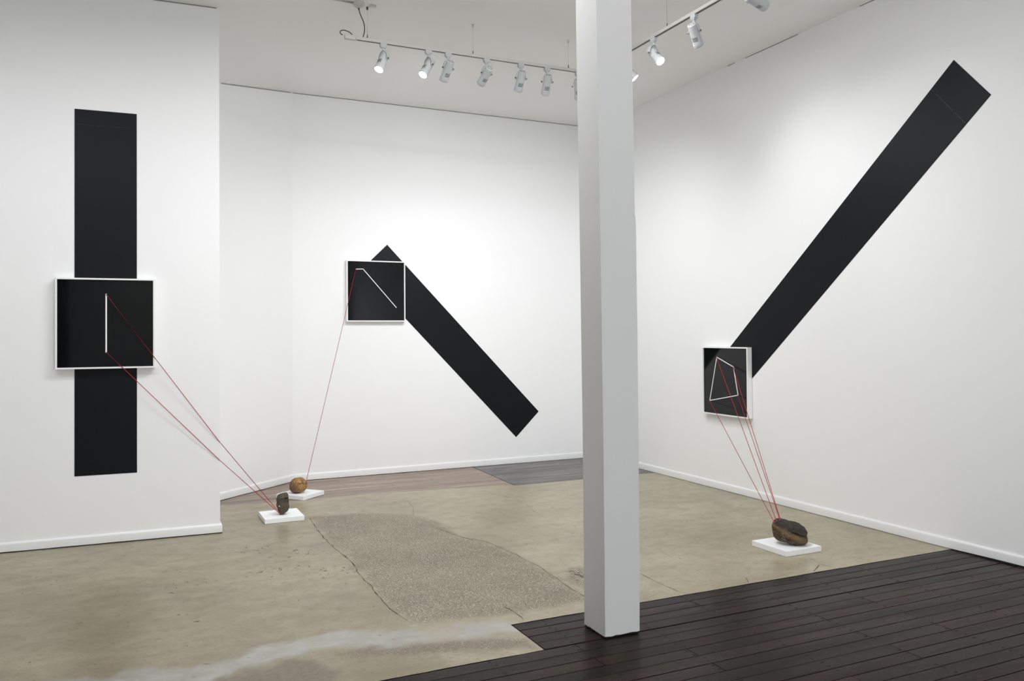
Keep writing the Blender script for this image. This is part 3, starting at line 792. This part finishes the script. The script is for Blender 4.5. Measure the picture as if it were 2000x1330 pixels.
# cable path: down from the rose, loop to the rail, along its top, back over the end feed
def px_at(px, py, y):
    d = fw + rt * ((px - CX) / F_PX) - up * ((py - CY) / F_PX); t_ = y / d.y
    return Vector((0, 0, CAM_H)) + d * t_
CP = [(1.5837, 3.976), (1.592, 3.955), (1.610, 3.925), (1.628, 3.898), (1.640, 3.868), (1.6445, 3.835), (1.639, 3.798), (1.628, 3.776), (1.600, 3.770), (1.572, 3.773), (1.535, 3.806), (1.508, 3.815), (1.482, 3.817), (1.463, 3.809), (1.458, 3.797), (1.464, 3.786), (1.478, 3.781)]
CP = [(x, z + .016 * min(1, i / 6)) for i, (x, z) in enumerate(CP)]
pts = []
for i in range(len(CP) - 1):                       # Catmull-Rom
    p0_, p1_, p2_, p3_ = (CP[max(0, i - 1)], CP[i], CP[i + 1], CP[min(len(CP) - 1, i + 2)])
    for k in range(5):
        t_ = k / 5
        pts.append(tuple(.5 * ((2 * p1_[j]) + (-p0_[j] + p2_[j]) * t_ + (2 * p0_[j] - 5 * p1_[j] + 4 * p2_[j] - p3_[j]) * t_ ** 2 + (-p0_[j] + 3 * p1_[j] - 3 * p2_[j] + p3_[j]) * t_ ** 3) for j in (0, 1)))
pts.append(CP[-1])
bm = new_bm(); n_ = len(pts)
tube(bm, [(x - 1.583, (-.012 + .088 * min(1, i / (n_ * .35))) , z - ZC) for i, (x, z) in enumerate(pts)], .0036, 8)
obj('supply_cable', bm, M_CABLE, cr)['label'] = 'dark looping cable'

# ------------------------------------------------------------------ spotlights
def lamp_meshes():
    D = {}
    def mk(n_, bm, mats, bev=0):
        o = obj(n_, bm, mats, bevel=0)
        if bev:
            b = o.modifiers.new('bevel', 'BEVEL'); b.width = bev; b.segments = 2; b.limit_method = 'ANGLE'
            dg = bpy.context.evaluated_depsgraph_get(); me = bpy.data.meshes.new_from_object(o.evaluated_get(dg))
        else: me = o.data
        bpy.data.objects.remove(o); D[n_] = me
    # adaptor in the rail: origin at the rail underside
    bm = new_bm(); box(bm, -.026, .026, -.0165, .0165, -.026, .006); box(bm, -.020, .020, -.014, .014, -.034, -.024); mk('adaptor', bm, M_LAMP, .003)
    # swivel + yoke: two arms spread to the sides of the body, origin at the pivot (0,0,0), swivel at z=+.082
    bm = new_bm(); lathe(bm, [(0, .088), (.010, .088), (.012, .082), (.009, .078), (.009, .072), (.012, .070), (.010, .064), (0, .064)], 20)
    mk('swivel', bm, M_LAMP)
    bm = new_bm()
    for s in (-1, 1):
        path = [(0, 0, .067), (s * .012, 0, .064), (s * .026, 0, .052), (s * .036, 0, .036), (s * .0415, 0, .016), (s * .0425, 0, 0)]
        for (ax, _, az), (bx, _, bz) in zip(path, path[1:]):
            d = Vector((bx - ax, 0, bz - az)).normalized(); n_ = Vector((d.z, 0, -d.x)) * .0014
            for yw in (.0075,):
                q = [Vector((ax, y_, az)) + n_ * k_ for y_ in (-yw, yw) for k_ in (-1, 1)] + [Vector((bx, y_, bz)) + n_ * k_ for y_ in (-yw, yw) for k_ in (-1, 1)]
                v_ = [bm.verts.new(x) for x in q]
                for f in ((0, 1, 3, 2), (4, 6, 7, 5), (0, 4, 5, 1), (2, 3, 7, 6), (0, 2, 6, 4), (1, 5, 7, 3)): bm.faces.new([v_[i] for i in f])
        lathe(bm, [(0, -.0016), (.012, -.0016), (.012, .0016), (0, .0016)], 20, M=Matrix.Translation((s * .0425, 0, 0)) @ Matrix.Rotation(math.pi / 2, 4, 'Y'))
    mk('yoke', bm, M_LAMP)
    bm = new_bm()
    lathe(bm, [(0, -.005), (.0065, -.005), (.0065, .005), (.004, .007), (0, .007)], 14, M=Matrix.Rotation(math.pi / 2, 4, 'Y')); mk('knob', bm, M_GREYM)
    # body along +Z = beam direction, pivot at origin; back at z=-.062, mouth at z=.112
    bm = new_bm(); lathe(bm, [(0, -.062), (.027, -.062), (.033, -.057), (.034, -.05), (.034, .020), (.0345, .022), (.0345, .075), (.037, .080), (.0375, .108), (.0355, .112), (.0335, .112), (.032, .100), (0, .098)], 40); mk('body', bm, M_LAMP)
    bm = new_bm()
    for k in range(6):
        an = k * math.pi / 3 + .3
        lathe(bm, [(0, -.0632), (.0033, -.0632), (.0033, -.061), (0, -.061)], 10, M=Matrix.Translation((.018 * math.cos(an), .018 * math.sin(an), 0)))
    mk('rear_hole', bm, M_DARK)
    bm = new_bm()
    for k in range(4):                              # curved vent slots, on one side of the barrel (-Y)
        z = .032 + k * .0085; N_ = 8
        prev = None
        for i in range(N_ + 1):
            an = -math.pi / 2 + (i / N_ - .5) * 1.25
            c_, s_ = math.cos(an), math.sin(an)
            cur = (bm.verts.new((.0350 * c_, .0350 * s_, z)), bm.verts.new((.0350 * c_, .0350 * s_, z + .0038)))
            if prev: bm.faces.new((prev[0], cur[0], cur[1], prev[1]))
            prev = cur
    mk('vent', bm, M_DARK)
    bm = new_bm(); lathe(bm, [(0, .106), (.0325, .104)], 32); mk('lens', bm, M_LENS)
    return D
LM = lamp_meshes()
def lamp(label, x, y, d, power, size=100, blend=1.0, along_x=True, vent_roll=0.0, group='white spotlights on the rails'):
    d = Vector(d).normalized()
    t = thing('track_spotlight', label, 'spotlight', (x, y, ZT), 0, group)
    def child(n_, M_, parent=t):
        o = bpy.data.objects.new(n_, LM[n_]); COL.objects.link(o); o.parent = parent; o.matrix_local = M_; return o
    child('adaptor', Matrix.Rotation(0 if along_x else math.pi / 2, 4, 'Z'))
    az = math.atan2(d.y, d.x)
    Y = Matrix.Translation((0, 0, -.120)) @ Matrix.Rotation(az - math.pi / 2, 4, 'Z')      # yoke: local Y points along the azimuth
    child('swivel', Y); yk = child('yoke', Y)
    for s in (-1, 1): child('knob', Matrix.Translation((s * .047, 0, 0)) @ (Matrix() if s > 0 else Matrix.Rotation(math.pi, 4, 'Z')), yk)
    pitch = math.asin(d.z)
    # body: +Z -> d ; rotate about local X so that Z leans towards +Y
    Bm = Y @ Matrix.Rotation(-(math.pi / 2 - pitch), 4, 'X') @ Matrix.Rotation(vent_roll, 4, 'Z')
    bd = child('body', Bm)
    child('rear_hole', Matrix(), bd)
    for k in (0, math.pi): child('vent', Matrix.Rotation(k, 4, 'Z'), bd)
    child('lens', Matrix(), bd)['label'] = 'glowing white lens'
    l = bpy.data.lights.new('spot', 'SPOT'); l.energy = power * SPOT_K; l.spot_size = math.radians(size); l.spot_blend = blend; l.shadow_soft_size = .018
    l.color = (.965, .985, 1.0)
    lo = bpy.data.objects.new('spot', l); COL.objects.link(lo); lo.parent = t
    lo.location = Vector((0, 0, -.12)) + d * .118
    lo.rotation_euler = d.to_track_quat('-Z', 'Y').to_euler()
    return t
S = 'white spotlight '
lamp(S + 'nearest the cable end of the rail, its lens glowing', 1.788, TY, (-.412, -.278, -.868), 60)
lamp(S + 'second from the cable end, lit rim just showing', 2.156, TY, (-.512, -.259, -.819), 60)
lamp(S + 'third from the cable end, close beside the second', 2.323, TY, (-.101, .688, -.719), 120)
lamp(S + 'fourth from the cable end, tilted furthest over', 2.659, TY, (-.120, .833, -.540), 76, size=140)
lamp(S + 'fifth from the cable end, leaning left before the back wall', 2.972, TY, (.044, .631, -.775), 86, size=140)
lamp(S + 'sixth from the cable end, hanging nearly upright left of the post', 3.219, TY, (.122, .570, -.813), 108, size=140)
lamp(S + 'almost hidden behind the post on its left side', 3.521, TY, (.298, .473, -.829), 195, size=140)
lamp(S + 'behind the post with only its lit mouth showing at the right', TX, 5.607, (.545, -.392, -.694), 80, size=100, along_x=False)
lamp(S + 'right of the post with a bright round lens facing the room', TX, 5.211, (.073, -.682, -.728), 60, along_x=False)
lamp(S + 'on the right rail turned to the right wall, vents showing', TX, 4.714, (.641, .352, -.682), 54, size=120, along_x=False)
lamp(S + 'at the top edge lying nearly level towards the right wall', TX, 4.10, (.974, .132, -.187), 7, along_x=False)
# the same rail further on, out of the picture, and a rail for the left wall
lamp(S + 'on the right rail beyond the top of the picture', TX, 3.3, (.80, .1, -.60), 18, size=100, along_x=False)
tr3 = track('white rail for the left wall, out of the picture', (-3.0, 4.3, ZT), (1.0, 4.3, ZT), [(-2.6, 4.3, ZT), (.6, 4.3, ZT)])
for x, dx_, pw in ((-2.3, .0, 62), (-1.35, .16, 120), (-.55, .02, 55), (.25, -.10, 26)):
    lamp(S + 'aimed at the left wall from the rail out of the picture', x, 4.3, (dx_, .70, -.62), pw, group='spotlights for the left wall')
